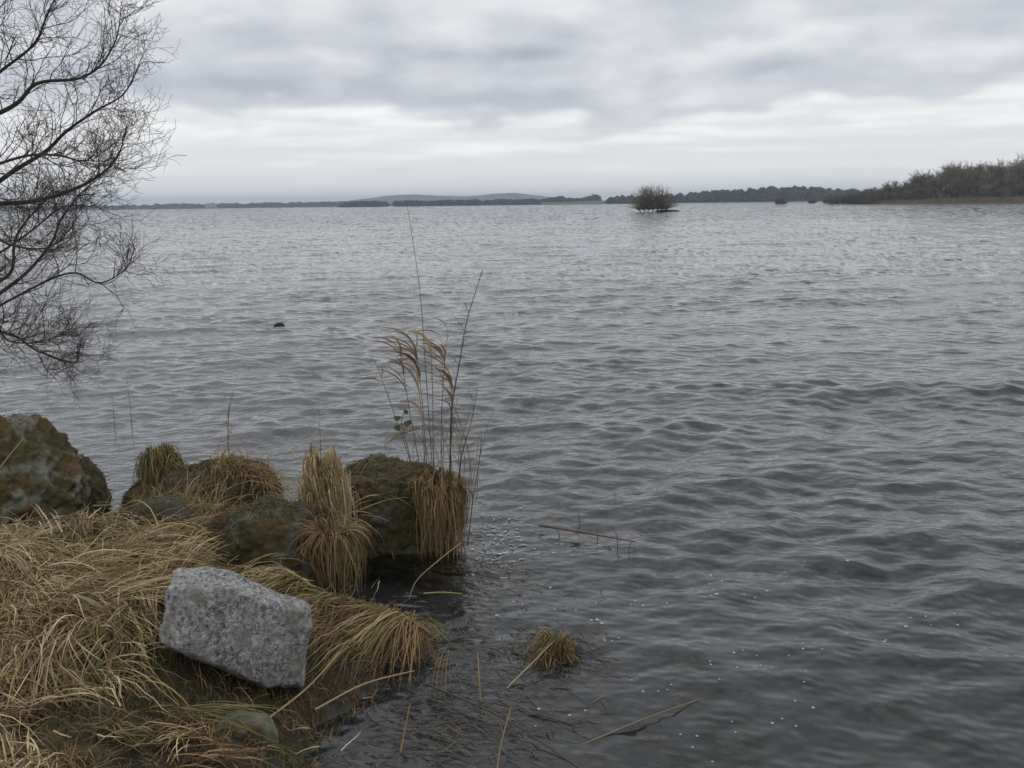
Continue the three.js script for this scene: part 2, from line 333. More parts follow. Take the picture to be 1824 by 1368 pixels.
{
  const protos = [bareTree(31, 15), bareTree(32, 14), bareTree(33, 16), bareTree(34, 13)], r = rng(40);
  // the point: its ground, the reeds before it, and the wood
  const base = [[141, -440], [139, -408], [150, -388], [180, -362], [215, -345], [300, -330], [420, -340], [420, -460], [160, -480]];
  const s = new THREE.Shape(base.map(([x, z]) => new THREE.Vector2(x, -z))), g = new THREE.ExtrudeGeometry(s, { depth: 0.5, bevelEnabled: true, bevelSize: 1.5, bevelThickness: 0.35, bevelSegments: 2 });
  g.rotateX(-Math.PI / 2); g.translate(0, -0.6, 0);
  tag(mesh('point', g, new THREE.MeshStandardMaterial({ color: new THREE.Color().setRGB(0.12, 0.095, 0.065), roughness: 1 })), 'low wooded point running out into the lake', 'point', null, 'structure');
  const reeds = new Geo();
  for (let i = 0; i < 9000; i++) {
    const k = 1 + Math.floor(r() * 4), f = r(), x = lerp(base[k + (k ? 0 : 0)][0], base[k + 1][0], f), z = lerp(base[k][1], base[k + 1][1], f) - r() * 9 + 0.5, h = (1.3 + 1.2 * r()) * (0.45 + 0.55 * ss(130, 175, x));
    reeds.strip([V(x, -0.2, z), V(x + gauss(r) * 0.1, h * 0.6, z), V(x + gauss(r) * 0.3 - 0.1, h, z)], 0.13, V(1, 0, 0.2), shade(r, pick(r, [[0.24, 0.18, 0.115], [0.19, 0.14, 0.085], [0.28, 0.215, 0.14]])));
  }
  tag(mesh('reeds', reeds.build(), M.dry), 'tan reed bed fringing the foot of the wooded point', 'reeds', null, 'stuff');
  let n = 0;
  const plant = (x, z, h, k, label, group) => { const t = protos[k % 4].clone(); t.name = numbered('bare_tree'); const q = h / [15, 14, 16, 13][k % 4]; t.scale.set(q * 1.05, q, q * 1.05); t.rotation.y = r() * 6.28; t.position.set(x, 0, z); scene.add(t); tag(t, label, 'tree', group); n++; };
  const wl = 'leafless grey-brown tree within the dense wood on the point', wg = 'trees of the wood on the point';
  for (let i = 0; i < 150; i++) {
    const f = Math.pow((i + 0.5) / 150, 0.85), x = lerp(141, 262, f) + gauss(r) * 2, front = x < 150 ? lerp(-406, -390, (x - 133) / 17) : x < 180 ? lerp(-390, -364, (x - 150) / 30) : lerp(-364, -338, (x - 180) / 70);
    const z = front - 4 - 26 * r() * ss(0, 0.3, f), h = (6.0 + 7.4 * ss(138, 170, x) + 2.0 * ss(170, 200, x)) * (0.82 + 0.3 * r());
    plant(x, z, h, i, wl, wg);
  }
}
function waterBush(x, z, w, h, stems, seed, label, shoots, fat = 1) {
  const t = thing('willow_bush', label, 'bush', [x, 0, z]), r = rng(seed), col = [[0.17, 0.145, 0.095], [0.145, 0.13, 0.075], [0.19, 0.155, 0.11], [0.16, 0.12, 0.085]];
  for (let i = 0; i < stems; i++) {
    const bx = (i / Math.max(1, stems - 1) - 0.5) * w * 0.5, bz = gauss(r) * w * 0.08, g = new Geo(), st = new Geo(), fork = V(bx * 1.1 + gauss(r) * 0.1, h * 0.07, bz);
    st.tube([V(bx, -0.4, bz), V(bx + gauss(r) * 0.05, h * 0.03, bz), fork], h * 0.02, h * 0.015, 6, [0.075, 0.07, 0.045]);
    for (let k = 0; k < shoots; k++) {   // long shoots fanning out to a rounded dome
      const a = r() * 6.2832, ph = Math.asin(0.02 + 0.98 * r()), q = 0.84 + 0.2 * r(), c0 = shade(r, pick(r, col)), low = 1 - 0.42 * (bx / w * 2) ** 2;
      const tip = V(bx * 0.85 + Math.cos(a) * Math.cos(ph) * w * 0.33 * q, h * (0.1 + 0.88 * Math.sin(ph) * low) * q, bz + Math.sin(a) * Math.cos(ph) * w * 0.33 * q);
      const mid = fork.clone().lerp(tip, 0.5).add(V(gauss(r) * 0.15, h * 0.03, gauss(r) * 0.15)), c = curve([fork, mid, tip], 6);
      g.tube(c, h * 0.006 * fat, h * 0.0022 * fat, 3, c0);
      for (let m = 0; m < 9; m++) { const p = c[1 + Math.floor(r() * 6)], d = tip.clone().sub(fork).normalize().add(V(gauss(r) * 0.6, gauss(r) * 0.55, gauss(r) * 0.6)).normalize(), L = h * (0.08 + 0.12 * r()); g.tube([p, p.clone().addScaledVector(d, L * 0.5), p.clone().addScaledVector(d, L).add(V(0, L * 0.1, 0))], h * 0.003 * fat, h * 0.0018 * fat, 3, shade(r, pick(r, col))); }
    }
    const s = mesh('stem', st.build(), M.bark, t); mesh('twigs', g.build(), M.bark, s);
  }
  return t;
}
waterBush(29.3, -208, 9.6, 5.6, 7, 51, 'large leafless willow bush standing alone in open water', 60);
waterBush(113.5, -425, 5.6, 3.7, 5, 52, 'small round leafless bush alone in the water between willow and point', 36, 2);
waterBush(139, -442, 7, 4.0, 5, 53, 'leafless bush in the water at the tip of the wooded point', 36, 2);
waterBush(149, -500, 5, 3.4, 4, 54, 'lowest small bush just off the tip of the point', 36, 2);
{
  const r = rng(60), g = new THREE.IcosahedronGeometry(1, 6); const p = g.attributes.position;
  for (let i = 0; i < p.count; i++) { const k = 1 + 0.3 * fbm(p.getX(i) * 2, p.getY(i) * 2, p.getZ(i) * 2, 3); p.setXYZ(i, p.getX(i) * k * 2.6, p.getY(i) * k * 0.32, p.getZ(i) * k * 0.8); }
  g.computeVertexNormals();
  const m = mesh('root_mound', g, new THREE.MeshStandardMaterial({ color: new THREE.Color().setRGB(0.03, 0.027, 0.02), roughness: 0.8 })); m.position.set(32.2, 0.05, -207.6);
  tag(m, 'dark low root mound at the foot of the large willow bush', 'mound');
}
{ // low bushes where the wood on the point tapers off
  const proto = waterBush(132, -414, 7, 4.0, 5, 55, 'first of the low leafless bushes tapering off the wooded point', 40, 3), r = rng(56);
  for (let i = 1; i < 16; i++) { const b = proto.clone(); b.name = numbered('willow_bush'); const x = 132 + i * 2.3, k = 0.9 + 0.07 * i + 0.3 * r(); b.position.set(x, 0, -412 + 0.75 * (x - 132) - 3 * r()); b.scale.set(k, k, k); b.rotation.y = r() * 6.28; scene.add(b); tag(b, 'leafless bush in the low thicket at the tapering end of the wooded point', 'bush', 'low bushes at the end of the point'); }
}
{ // a gull before the wood
  const b = thing('gull', 'white gull flying before the dark wood on the point', 'bird', [128, 4.6, -300]);
  const w = new THREE.MeshStandardMaterial({ color: 0xe8e8e6, roughness: 0.7 });
  const g = new THREE.SphereGeometry(1, 14, 10); g.scale(0.24, 0.075, 0.085); mesh('body', g, w, b);
  for (const s of [-1, 1]) { const q = new Geo(); q.strip([V(0, 0.03, 0), V(-0.05, 0.2, s * 0.3), V(-0.16, 0.13, s * 0.66)], 0.2, V(1, 0, 0), [1, 1, 1], 0.15); mesh('wing', q.build(), new THREE.MeshStandardMaterial({ color: 0xdfe0e0, roughness: 0.7, side: THREE.DoubleSide }), b); }
}

// ---------------------------------------------------------------- rocks
function rockGeo(planes, k, det, rough, seed, paint, center = [0, 0, 0]) {
  let g = new THREE.IcosahedronGeometry(1, det); g.deleteAttribute('uv'); g.deleteAttribute('normal'); g = mergeVertices(g, 1e-5);
  const p = g.attributes.position, c = new Float32Array(p.count * 3), d = V();
  for (let i = 0; i < p.count; i++) {
    d.fromBufferAttribute(p, i).normalize();
    let s = 0; for (const [x, y, z, q] of planes) { const m = (x * d.x + y * d.y + z * d.z) / q; if (m > 0) s += Math.pow(m, k); }
    let R = Math.pow(s, -1 / k);
    const x = d.x * R, y = d.y * R, z = d.z * R, n1 = fbm(x * 5 + seed, y * 5, z * 5, 3), n2 = fbm(x * 17, y * 17 + seed, z * 17, 3), n3 = Math.abs(fbm(x * 9, y * 9, z * 9 + seed, 3));
    R *= 1 + rough * (1.0 * n1 + 0.6 * n2 - 1.0 * n3);
    p.setXYZ(i, d.x * R + center[0], d.y * R + center[1], d.z * R + center[2]);
    const col = paint(d.x * R, d.y * R, d.z * R, d, n2); c.set(col, i * 3);
  }
  g.setAttribute('color', new THREE.BufferAttribute(c, 3)); g.computeVertexNormals(); return g;
}
const ellipse = (a, b, c) => { const L = []; for (const [x, y, z] of [[1, 0, 0], [-1, 0, 0], [0, 1, 0], [0, -1, 0], [0, 0, 1], [0, 0, -1], [0.7, 0.6, 0.3], [-0.6, 0.7, -0.3], [-0.5, 0.5, 0.7], [0.5, 0.5, -0.7], [0.4, 0.3, 0.85], [-0.8, 0.2, 0.5]]) L.push([x, y, z, Math.hypot(x * a, y * b, z * c)]); return L; };
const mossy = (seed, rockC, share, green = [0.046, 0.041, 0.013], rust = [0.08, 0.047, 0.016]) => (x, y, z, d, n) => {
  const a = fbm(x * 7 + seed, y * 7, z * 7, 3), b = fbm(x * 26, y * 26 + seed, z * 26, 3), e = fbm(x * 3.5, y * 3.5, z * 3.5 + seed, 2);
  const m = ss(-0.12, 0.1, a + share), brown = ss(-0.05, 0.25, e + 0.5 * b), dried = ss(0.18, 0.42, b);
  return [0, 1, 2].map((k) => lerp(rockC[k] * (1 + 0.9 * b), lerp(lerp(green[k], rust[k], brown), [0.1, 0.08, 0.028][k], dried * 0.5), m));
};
function mossFuzz(parent, geo, n, seed, cols, len = 0.015) {
  const g = new Geo(), r = rng(seed), p = geo.attributes.position, q = geo.attributes.normal;
  for (let i = 0; i < n; i++) {
    const v = Math.floor(r() * p.count), nx = q.getX(v), ny = q.getY(v), nz = q.getZ(v); if (ny < -0.1 + 0.5 * r()) continue;
    const at = V(p.getX(v) + gauss(r) * 0.006, p.getY(v) + gauss(r) * 0.006, p.getZ(v) + gauss(r) * 0.006), dir = V(nx + gauss(r) * 0.5, ny + gauss(r) * 0.4, nz + gauss(r) * 0.5).normalize(), L = len * (0.5 + r());
    const a2 = at.clone().addScaledVector(dir, L * 0.55), a3 = a2.clone().addScaledVector(dir.add(V(0, -0.5, 0)), L * 0.5);
    g.strip([at, a2, a3], 0.0045 + 0.003 * r(), V(gauss(r), gauss(r), gauss(r)), shade(r, pick(r, cols), 0.35), 0.3);
  }
  const m = mesh('moss', g.build(), M.dry, parent); m.userData.kind = 'stuff'; return m;
}
function rock(name, label, at, turn, planes, k, det, rough, seed, paint, moss, group) {
  const t = thing(name, label, 'rock', at, group); t.rotation.y = turn;
  const g = rockGeo(planes, k, det, rough, seed, paint); mesh('stone', g, M.rock, t);
  if (moss) mossFuzz(t, g, moss.n, seed + 9, moss.cols, moss.len);
  return t;
}
{
  // the freshly broken grey boulder: faces given by their normals and distances from its middle
  const grey = (x, y, z, d, n) => {
    const a = fbm(x * 60, y * 60, z * 60, 4), b = fbm(x * 170, y * 170, z * 170, 2), e = fbm(x * 6 + 3, y * 6, z * 6, 3), crack = ss(0.012, 0.0, Math.abs(fbm(x * 6, y * 6 + 4, z * 6, 4))), dirt = ss(0.12, 0.3, fbm(x * 8 + 7, y * 8, z * 8, 4));
    const v = clamp((0.215 + 0.32 * a + 0.4 * b + 0.16 * e) * (1 - 0.5 * crack), 0.05, 0.55), warm = ss(0.1, 0.3, e) * 0.1;
    return [lerp(v * (1.015 + 0.3 * warm), 0.15, dirt * 0.6), lerp(v * (1.01 + 0.1 * warm), 0.135, dirt * 0.6), lerp(v * (0.975 - 0.5 * warm), 0.1, dirt * 0.6)];
  };
  const R = V(0.98, 0, -0.2), U = V(0, 0.93, -0.37), W = V(0.25, 0.37, 0.9);   // right, up and out across the slope it lies on
  const F = [[0, 1, -0.45, 0.222], [0.42, 0.9, -0.4, 0.158], [0.3, 0.75, 0.5, 0.15], [-0.12, 0.8, 0.5, 0.178], [-0.06, -0.12, 1, 0.118], [0.22, -0.3, 0.93, 0.14], [-0.45, 0.0, 0.88, 0.175], [1, 0, -0.2, 0.262], [0.8, 0.05, 0.6, 0.242], [0.97, -0.22, 0, 0.262], [0.7, 0.65, 0.1, 0.226],
    [0, -1, 0.1, 0.228], [-0.43, -0.9, 0.15, 0.168], [-0.3, -0.6, 0.72, 0.172], [-0.98, 0.19, 0, 0.268], [-0.85, -0.4, 0.2, 0.25], [0, 0, -1, 0.2], [0.6, 0, -0.8, 0.23], [-0.6, 0.2, -0.8, 0.23]].map(([x, y, z, q]) => { const n = R.clone().multiplyScalar(x).addScaledVector(U, y).addScaledVector(W, z), l = Math.hypot(x, y, z); n.normalize(); return [n.x, n.y, n.z, q / l * 1.0]; });
  const t = thing('boulder', 'angular pale grey boulder lying on the straw-covered bank', 'boulder', [-1.07, 0.405, -3.66]); t.scale.setScalar(1.05);
  mesh('stone', rockGeo(F, 40, 80, 0.1, 2.7, grey), M.rock, t);
}
const MOSSC = [[0.058, 0.048, 0.016], [0.042, 0.034, 0.014], [0.085, 0.052, 0.018], [0.1, 0.078, 0.024]];
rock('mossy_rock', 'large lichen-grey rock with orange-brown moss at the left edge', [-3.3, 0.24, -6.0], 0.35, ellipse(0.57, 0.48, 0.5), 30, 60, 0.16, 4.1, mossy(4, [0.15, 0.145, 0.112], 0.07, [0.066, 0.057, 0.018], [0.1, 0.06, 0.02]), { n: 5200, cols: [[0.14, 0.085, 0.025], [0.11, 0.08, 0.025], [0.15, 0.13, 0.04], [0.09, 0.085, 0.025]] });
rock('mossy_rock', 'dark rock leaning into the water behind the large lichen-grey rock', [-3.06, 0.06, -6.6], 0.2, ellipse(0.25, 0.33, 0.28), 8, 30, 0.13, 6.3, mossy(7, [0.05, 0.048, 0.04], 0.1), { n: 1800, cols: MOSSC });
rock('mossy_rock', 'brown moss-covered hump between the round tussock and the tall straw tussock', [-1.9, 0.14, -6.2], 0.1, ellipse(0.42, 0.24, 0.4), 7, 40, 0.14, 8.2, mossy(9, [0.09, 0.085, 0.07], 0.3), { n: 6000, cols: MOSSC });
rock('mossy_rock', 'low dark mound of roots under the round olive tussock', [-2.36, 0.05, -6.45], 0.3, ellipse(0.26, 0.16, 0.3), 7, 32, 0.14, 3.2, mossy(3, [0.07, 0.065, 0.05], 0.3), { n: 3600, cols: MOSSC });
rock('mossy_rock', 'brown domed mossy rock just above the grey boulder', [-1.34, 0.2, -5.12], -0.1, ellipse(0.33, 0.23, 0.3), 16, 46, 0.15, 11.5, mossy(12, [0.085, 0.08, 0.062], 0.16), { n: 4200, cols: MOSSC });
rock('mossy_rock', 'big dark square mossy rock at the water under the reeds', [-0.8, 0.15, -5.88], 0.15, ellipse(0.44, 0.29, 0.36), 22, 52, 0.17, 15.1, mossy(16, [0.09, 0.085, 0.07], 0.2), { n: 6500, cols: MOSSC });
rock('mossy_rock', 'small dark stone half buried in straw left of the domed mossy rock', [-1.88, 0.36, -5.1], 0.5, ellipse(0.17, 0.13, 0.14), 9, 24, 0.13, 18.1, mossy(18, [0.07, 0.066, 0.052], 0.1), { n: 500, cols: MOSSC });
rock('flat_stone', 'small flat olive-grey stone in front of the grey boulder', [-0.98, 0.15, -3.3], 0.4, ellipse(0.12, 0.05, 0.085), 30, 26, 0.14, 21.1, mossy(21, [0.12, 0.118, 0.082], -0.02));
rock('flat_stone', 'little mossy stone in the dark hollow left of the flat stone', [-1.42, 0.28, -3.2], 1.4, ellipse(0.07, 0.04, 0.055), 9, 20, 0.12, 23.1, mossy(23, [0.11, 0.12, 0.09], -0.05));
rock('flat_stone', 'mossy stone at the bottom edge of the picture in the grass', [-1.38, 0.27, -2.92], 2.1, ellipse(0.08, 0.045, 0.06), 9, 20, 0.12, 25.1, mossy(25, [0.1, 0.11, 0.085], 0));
rock('wet_stone', 'dark stone tip just breaking the open water', [-3.96, -0.02, -17], 0.4, ellipse(0.1, 0.07, 0.08), 8, 14, 0.1, 27.1, () => [0.025, 0.023, 0.02]);

// ---------------------------------------------------------------- grass
function grow(g, r, p, dir, L, w, droop, col, o = {}) {   // one blade bending under its weight, resting on the ground where it meets it
  const n = o.n ?? 7, pts = [p.clone()], q = p.clone(), d = dir.clone().normalize(), wob = o.wob ?? 0.08;
  for (let i = 0; i < n; i++) {
    q.addScaledVector(d, L / n);
    if (o.rest) { const y = o.rest(q.x, q.z) + 0.008 + 0.03 * r(); if (q.y < y) { q.y = y; d.y = Math.max(d.y, -0.05); } }
    pts.push(q.clone()); d.y -= droop * (0.5 + i / n); d.x += gauss(r) * wob + (o.wx ?? 0); d.z += gauss(r) * wob + (o.wz ?? 0); d.normalize();
  }
  g.strip(pts, w, V(gauss(r), gauss(r) * 0.4, gauss(r)), col, 0.2);
}
const landY = (x, z) => Math.max(groundY(x, z), -0.02);
{ // straw over the bank
  const r = rng(101), g = new Geo();
  const open = (x, z) => { // how thick the straw grows here
    const hollow = ss(0.72, 0.42, Math.hypot((x + 1.08) * 0.8, (z + 3.12) * 1.0)), under = ss(0.42, 0.2, Math.hypot(x + 1.1, z + 3.7));
    return clamp(1 - 0.94 * hollow - under) * ss(0.0, 0.2, shoreDist(x, z)) * (x > -0.9 ? 0.2 : 1);
  };
  let locks = 0;
  for (let tries = 0; tries < 9000 && locks < 700; tries++) {
    const x = lerp(-3.9, -0.6, r()), z = lerp(-5.5, -2.0, r());
    if (r() > open(x, z) || x < z * 0.6 - 0.3 || Math.hypot(x + 3.2, z + 6.0) < 0.85 || z < -5.05 - 0.2 * (-1.6 - x) || (x > -1.5 && z < -3.75 && r() < 0.85)) continue; locks++;
    const hol = ss(1.2, 0.5, Math.hypot(x + 1.08, z + 3.12)), a = lerp(7 * fbm(x * 0.9, 3, z * 0.9, 2) + 1.1, 2.2, hol) + gauss(r) * (r() < 0.3 ? 1.6 : 0.5), up = 0.1 + 0.7 * r() * r(), L = 0.16 + 0.34 * r(), lay = 0.11 * r() * r(), tone = r(), pal = tone > 0.9 ? OLIVE : tone < 0.12 ? BROWN : tone < 0.35 ? [STRAW[2], STRAW[4], STRAW[1]] : tone < 0.6 ? [STRAW[0], STRAW[3], STRAW[1]] : STRAW;
    const dir = V(Math.cos(a), up, Math.sin(a)), dr = 0.1 + 0.3 * r(), wx = gauss(r) * 0.05, wz = gauss(r) * 0.05, stray = 0.12 + 0.4 * r() * r();
    for (let k = 0; k < 24; k++) {
      const px = x + gauss(r) * 0.035, pz = z + gauss(r) * 0.035;
      grow(g, r, V(px, landY(px, pz) + lay * r(), pz), dir.clone().add(V(gauss(r) * stray, gauss(r) * stray * 0.6, gauss(r) * stray)), L * (0.6 + 0.6 * r()), r() < 0.06 ? 0.008 : 0.0028 + 0.0036 * r(), dr * (0.7 + 0.6 * r()), shade(r, pick(r, pal), 0.3), { rest: (u, v) => landY(u, v) + lay * 0.5, wob: 0.1, wx, wz });
    }
  }
  // broken flat blades lying crosswise over the mat
  for (let i = 0; i < 5200; i++) {
    const x = lerp(-3.9, -0.6, r()), z = lerp(-5.5, -2.0, r()); if (r() > open(x, z) + 0.03 || x < z * 0.6 - 0.3 || Math.hypot(x + 3.2, z + 6.0) < 0.7 || (x > -1.5 && z < -3.75 && r() < 0.7)) continue;
    const a = r() * 6.28, lay = 0.02 + 0.1 * r();
    grow(g, r, V(x, landY(x, z) + lay, z), V(Math.cos(a), 0.35 * gauss(r), Math.sin(a)), 0.06 + 0.2 * r() * r(), 0.003 + 0.005 * r() * r(), 0.1 * r(), shade(r, pick(r, r() < 0.3 ? BROWN : STRAW), 0.35), { n: 4, wob: 0.22, rest: (u, v) => landY(u, v) + lay * 0.4 });
  }
  // short green-brown moss and dead bits in the hollow and along the waterline
  for (let i = 0; i < 12000; i++) {
    const x = lerp(-2.0, -0.3, r()), z = lerp(-5.3, -2.5, r()), y = groundY(x, z); if (y < -0.03) continue;
    const m = fbm(x * 5, 2, z * 5, 2) > -0.05;
    grow(g, r, V(x, y - 0.005, z), V(gauss(r), 0.5 + r() * 0.8, gauss(r)), (m ? 0.035 : 0.07) + 0.07 * r() * r(), 0.0025 + 0.002 * r(), 0.3, shade(r, pick(r, m ? [[0.085, 0.08, 0.02], [0.06, 0.055, 0.016], [0.12, 0.1, 0.03]] : BROWN), 0.35), { n: 4, rest: groundY });
  }
  tag(mesh('grass', g.build(), M.dry), 'matted straw-coloured dead grass covering the bank', 'grass', null, 'stuff');
}
function tussock(label, at, seed, fill) {
  const t = thing('grass_tussock', label, 'tussock', at), g = new Geo(), r = rng(seed);
  fill(g, r); mesh('blades', g.build(), M.dry, t); return t;
}
function mop(g, r, o) {   // locks that rise, bend over and hang
  const between = ([a, b]) => lerp(a, b, r());
  for (let l = 0; l < o.locks; l++) {
    const a = r() * 6.2832, q = Math.sqrt(r()), R = between(o.R), up = between(o.up) * (1 - 0.45 * ((R - o.R[0]) / (o.R[1] - o.R[0])) ** 2), drop = between(o.drop), sp = between(o.sp ?? [0.4, 0.5]), pal = pick(r, o.cols), ph = r() * 6.28;
    for (let k = 0; k < o.each; k++) {
      const b = a + gauss(r) * 0.4, rr = R * (0.75 + 0.5 * r()), u2 = up * (0.85 + 0.25 * r()), d2 = drop * (0.45 + 0.75 * r()), x0 = Math.cos(a) * q * o.root[0] + gauss(r) * 0.008, z0 = Math.sin(a) * q * o.root[1] + gauss(r) * 0.008, y0 = (o.dome ?? 0) * (1 - q * q), pts = [], wb = 0.026 * gauss(r);
      for (let i = 0; i <= 10; i++) {
        const s = i / 10, f = s < sp ? 1 - ((s - sp) / sp) ** 2 : 0, y = s < sp ? u2 * f : u2 - d2 * ((s - sp) / (1 - sp)) ** 1.35, out = rr * (1 - (1 - s) ** 2.2) * (1 - (o.close ?? 0.25) * s ** 3);
        pts.push(V(x0 + Math.cos(b) * out + (o.bias?.[0] ?? 0) * s * s + wb * s * Math.sin(s * 5 + ph), y0 + y, z0 + Math.sin(b) * out + (o.bias?.[1] ?? 0) * s * s + wb * s * Math.cos(s * 6 + ph)));
      }
      g.strip(pts, o.w * (0.6 + 0.8 * r()), V(gauss(r), gauss(r) * 0.3, gauss(r)), shade(r, pal, 0.3), 0.25);
    }
  }
  for (let k = 0; k < (o.stray ?? 30); k++) { const a = r() * 6.28; grow(g, r, V(Math.cos(a) * o.root[0] * 0.6, o.dome ?? 0.02, Math.sin(a) * o.root[1] * 0.6), V(Math.cos(a) * 0.7, 0.4 + 0.8 * r(), Math.sin(a) * 0.7), o.up[1] * (o.tangle ?? 1) * (0.5 + 0.9 * r()), o.w * 0.8, (o.tangle ? 0.3 : 0.15) + 0.3 * r(), shade(r, pick(r, o.cols), 0.3), { n: 7, wob: 0.12 }); }
}
tussock('round olive-topped grass tussock like a mop on a low mound in the water', [-2.36, 0.2, -6.5], 111, (g, r) => mop(g, r, { locks: 90, each: 12, root: [0.08, 0.08], dome: 0.09, R: [0.03, 0.11], up: [0.1, 0.2], drop: [0.22, 0.42], sp: [0.3, 0.42], w: 0.005, cols: [...OLIVE, OLIVE[0], STRAW[1], STRAW[2]], stray: 20 }));
tussock('tall pale straw tussock drooping left of the big square mossy rock', [-1.09, 0.16, -5.5], 112, (g, r) => mop(g, r, { locks: 95, each: 12, root: [0.05, 0.05], R: [0.01, 0.16], up: [0.3, 0.5], drop: [0.2, 0.56], sp: [0.4, 0.62], close: 0.55, w: 0.005, cols: [STRAW[0], STRAW[1], STRAW[3], STRAW[2], STRAW[3]], bias: [0.03, 0.02], stray: 90 }));
tussock('brown straw tussock hanging down to the dark inlet below the tall one', [-0.95, 0.27, -5.0], 113, (g, r) => mop(g, r, { locks: 44, each: 8, root: [0.07, 0.06], R: [0.02, 0.15], up: [0.02, 0.12], drop: [0.08, 0.42], sp: [0.18, 0.45], w: 0.0048, cols: [...BROWN, ...BROWN, STRAW[1], STRAW[2], STRAW[4], OLIVE[2], OLIVE[0]], bias: [0.03, 0.06], stray: 380, tangle: 1.7 }));
tussock('fallen combed-over tussock with green top right of the grey boulder', [-0.68, 0.05, -4.4], 114, (g, r) => {
  for (let i = 0; i < 520; i++) { const x = lerp(-0.34, 0.34, r()), z = lerp(-0.12, 0.3, r()), a = r() * 6.28; grow(g, r, V(x, landY(x - 0.68, z - 4.4) - 0.04, z), V(Math.cos(a), 0.2 + 0.6 * r(), Math.sin(a)), 0.05 + 0.16 * r() * r(), 0.003 + 0.002 * r(), 0.2 * r(), shade(r, pick(r, [...BROWN, STRAW[1], STRAW[2], OLIVE[0]]), 0.35), { n: 5, wob: 0.16, rest: (u, v) => landY(u - 0.68, v - 4.4) - 0.05 }); }
  for (let l = 0; l < 190; l++) {
    const f = r(), back = r(), x = lerp(-0.36, 0.26, f), z = lerp(-0.2, 0.12, back), right = ss(0.7, 1, f), green = back < 0.4 && r() < 0.8, a = 2.2 + gauss(r) * lerp(0.32, 0.6, right), L = green ? 0.1 + 0.18 * r() : lerp(0.3 + 0.42 * r(), 0.15 + 0.35 * r(), right), pal = pick(r, green ? OLIVE : [...BROWN, ...BROWN, BROWN[2], STRAW[2], STRAW[4], STRAW[1], OLIVE[2], OLIVE[0]]), lay = 0.06 * r();
    for (let k = 0; k < 13; k++) { const px = x + gauss(r) * 0.03, pz = z + gauss(r) * 0.03; grow(g, r, V(px, landY(px - 0.68, pz - 4.4) - 0.05 + lay, pz), V(Math.cos(a) + gauss(r) * 0.1, 0.1 + 0.16 * r(), Math.sin(a) + gauss(r) * 0.1), L * (0.7 + 0.5 * r()), 0.003 + 0.0025 * r(), 0.12 + 0.1 * r(), shade(r, pal, 0.3), { n: 8, wob: 0.035, rest: (u, v) => landY(u - 0.68, v - 4.4) - 0.05 + lay * 0.6 }); }
  }
});
tussock('small isolated grass tuft standing in the water right of the fallen tussock', [0.18, -0.02, -4.22], 115, (g, r) => {
  mop(g, r, { locks: 34, each: 8, root: [0.06, 0.05], dome: 0.05, R: [0.02, 0.12], up: [0.02, 0.09], drop: [0.06, 0.17], sp: [0.2, 0.45], w: 0.004, cols: [...BROWN, OLIVE[0], OLIVE[1], STRAW[2], STRAW[1]], bias: [-0.05, 0.03], stray: 60 });
  for (let i = 0; i < 320; i++) grow(g, r, V(gauss(r) * 0.085, 0.0, gauss(r) * 0.06), V(gauss(r), 0.5, gauss(r)), 0.08 + 0.08 * r(), 0.003, 0.2, shade(r, [0.05, 0.03, 0.018], 0.3), { n: 4 });
});
tussock('orange-brown straw fringe on the right shoulder of the brown hump', [-1.72, 0.33, -6.12], 116, (g, r) => {
  for (let i = 0; i < 420; i++) { const f = r(); grow(g, r, V(lerp(-0.16, 0.22, f), 0.06 - 0.2 * f * f, gauss(r) * 0.06), V(0.45 + gauss(r) * 0.5, 0.5 + 0.3 * r(), 0.3 + gauss(r) * 0.5), 0.16 + 0.14 * r(), 0.0045, 0.32 + 0.1 * r(), shade(r, pick(r, [STRAW[1], BROWN[2], BROWN[0], STRAW[2]]), 0.25), { n: 7 }); }
});
tussock('hanging straw curtain below the reeds on the big square mossy rock', [-0.43, 0.34, -5.66], 117, (g, r) => mop(g, r, { locks: 110, each: 11, root: [0.11, 0.12], R: [0.01, 0.075], up: [0.02, 0.13], drop: [0.14, 0.5], sp: [0.2, 0.45], w: 0.0046, cols: [...BROWN, ...BROWN, STRAW[1], STRAW[2], STRAW[2], STRAW[0], OLIVE[2]], bias: [0.01, 0.05], stray: 320 }));
tussock('loose upright straw between the brown hump and the domed mossy rock', [-1.85, 0.28, -5.6], 118, (g, r) => {
  for (let i = 0; i < 420; i++) { const x = gauss(r) * 0.2, z = gauss(r) * 0.12; grow(g, r, V(x, landY(x - 1.85, z - 5.6) - 0.29, z), V(gauss(r) * 0.3 + 0.1, 1, gauss(r) * 0.3), 0.18 + 0.2 * r(), 0.004, 0.14 + 0.25 * r(), shade(r, pick(r, STRAW.slice(0, 3)), 0.3), { n: 7 }); }
});

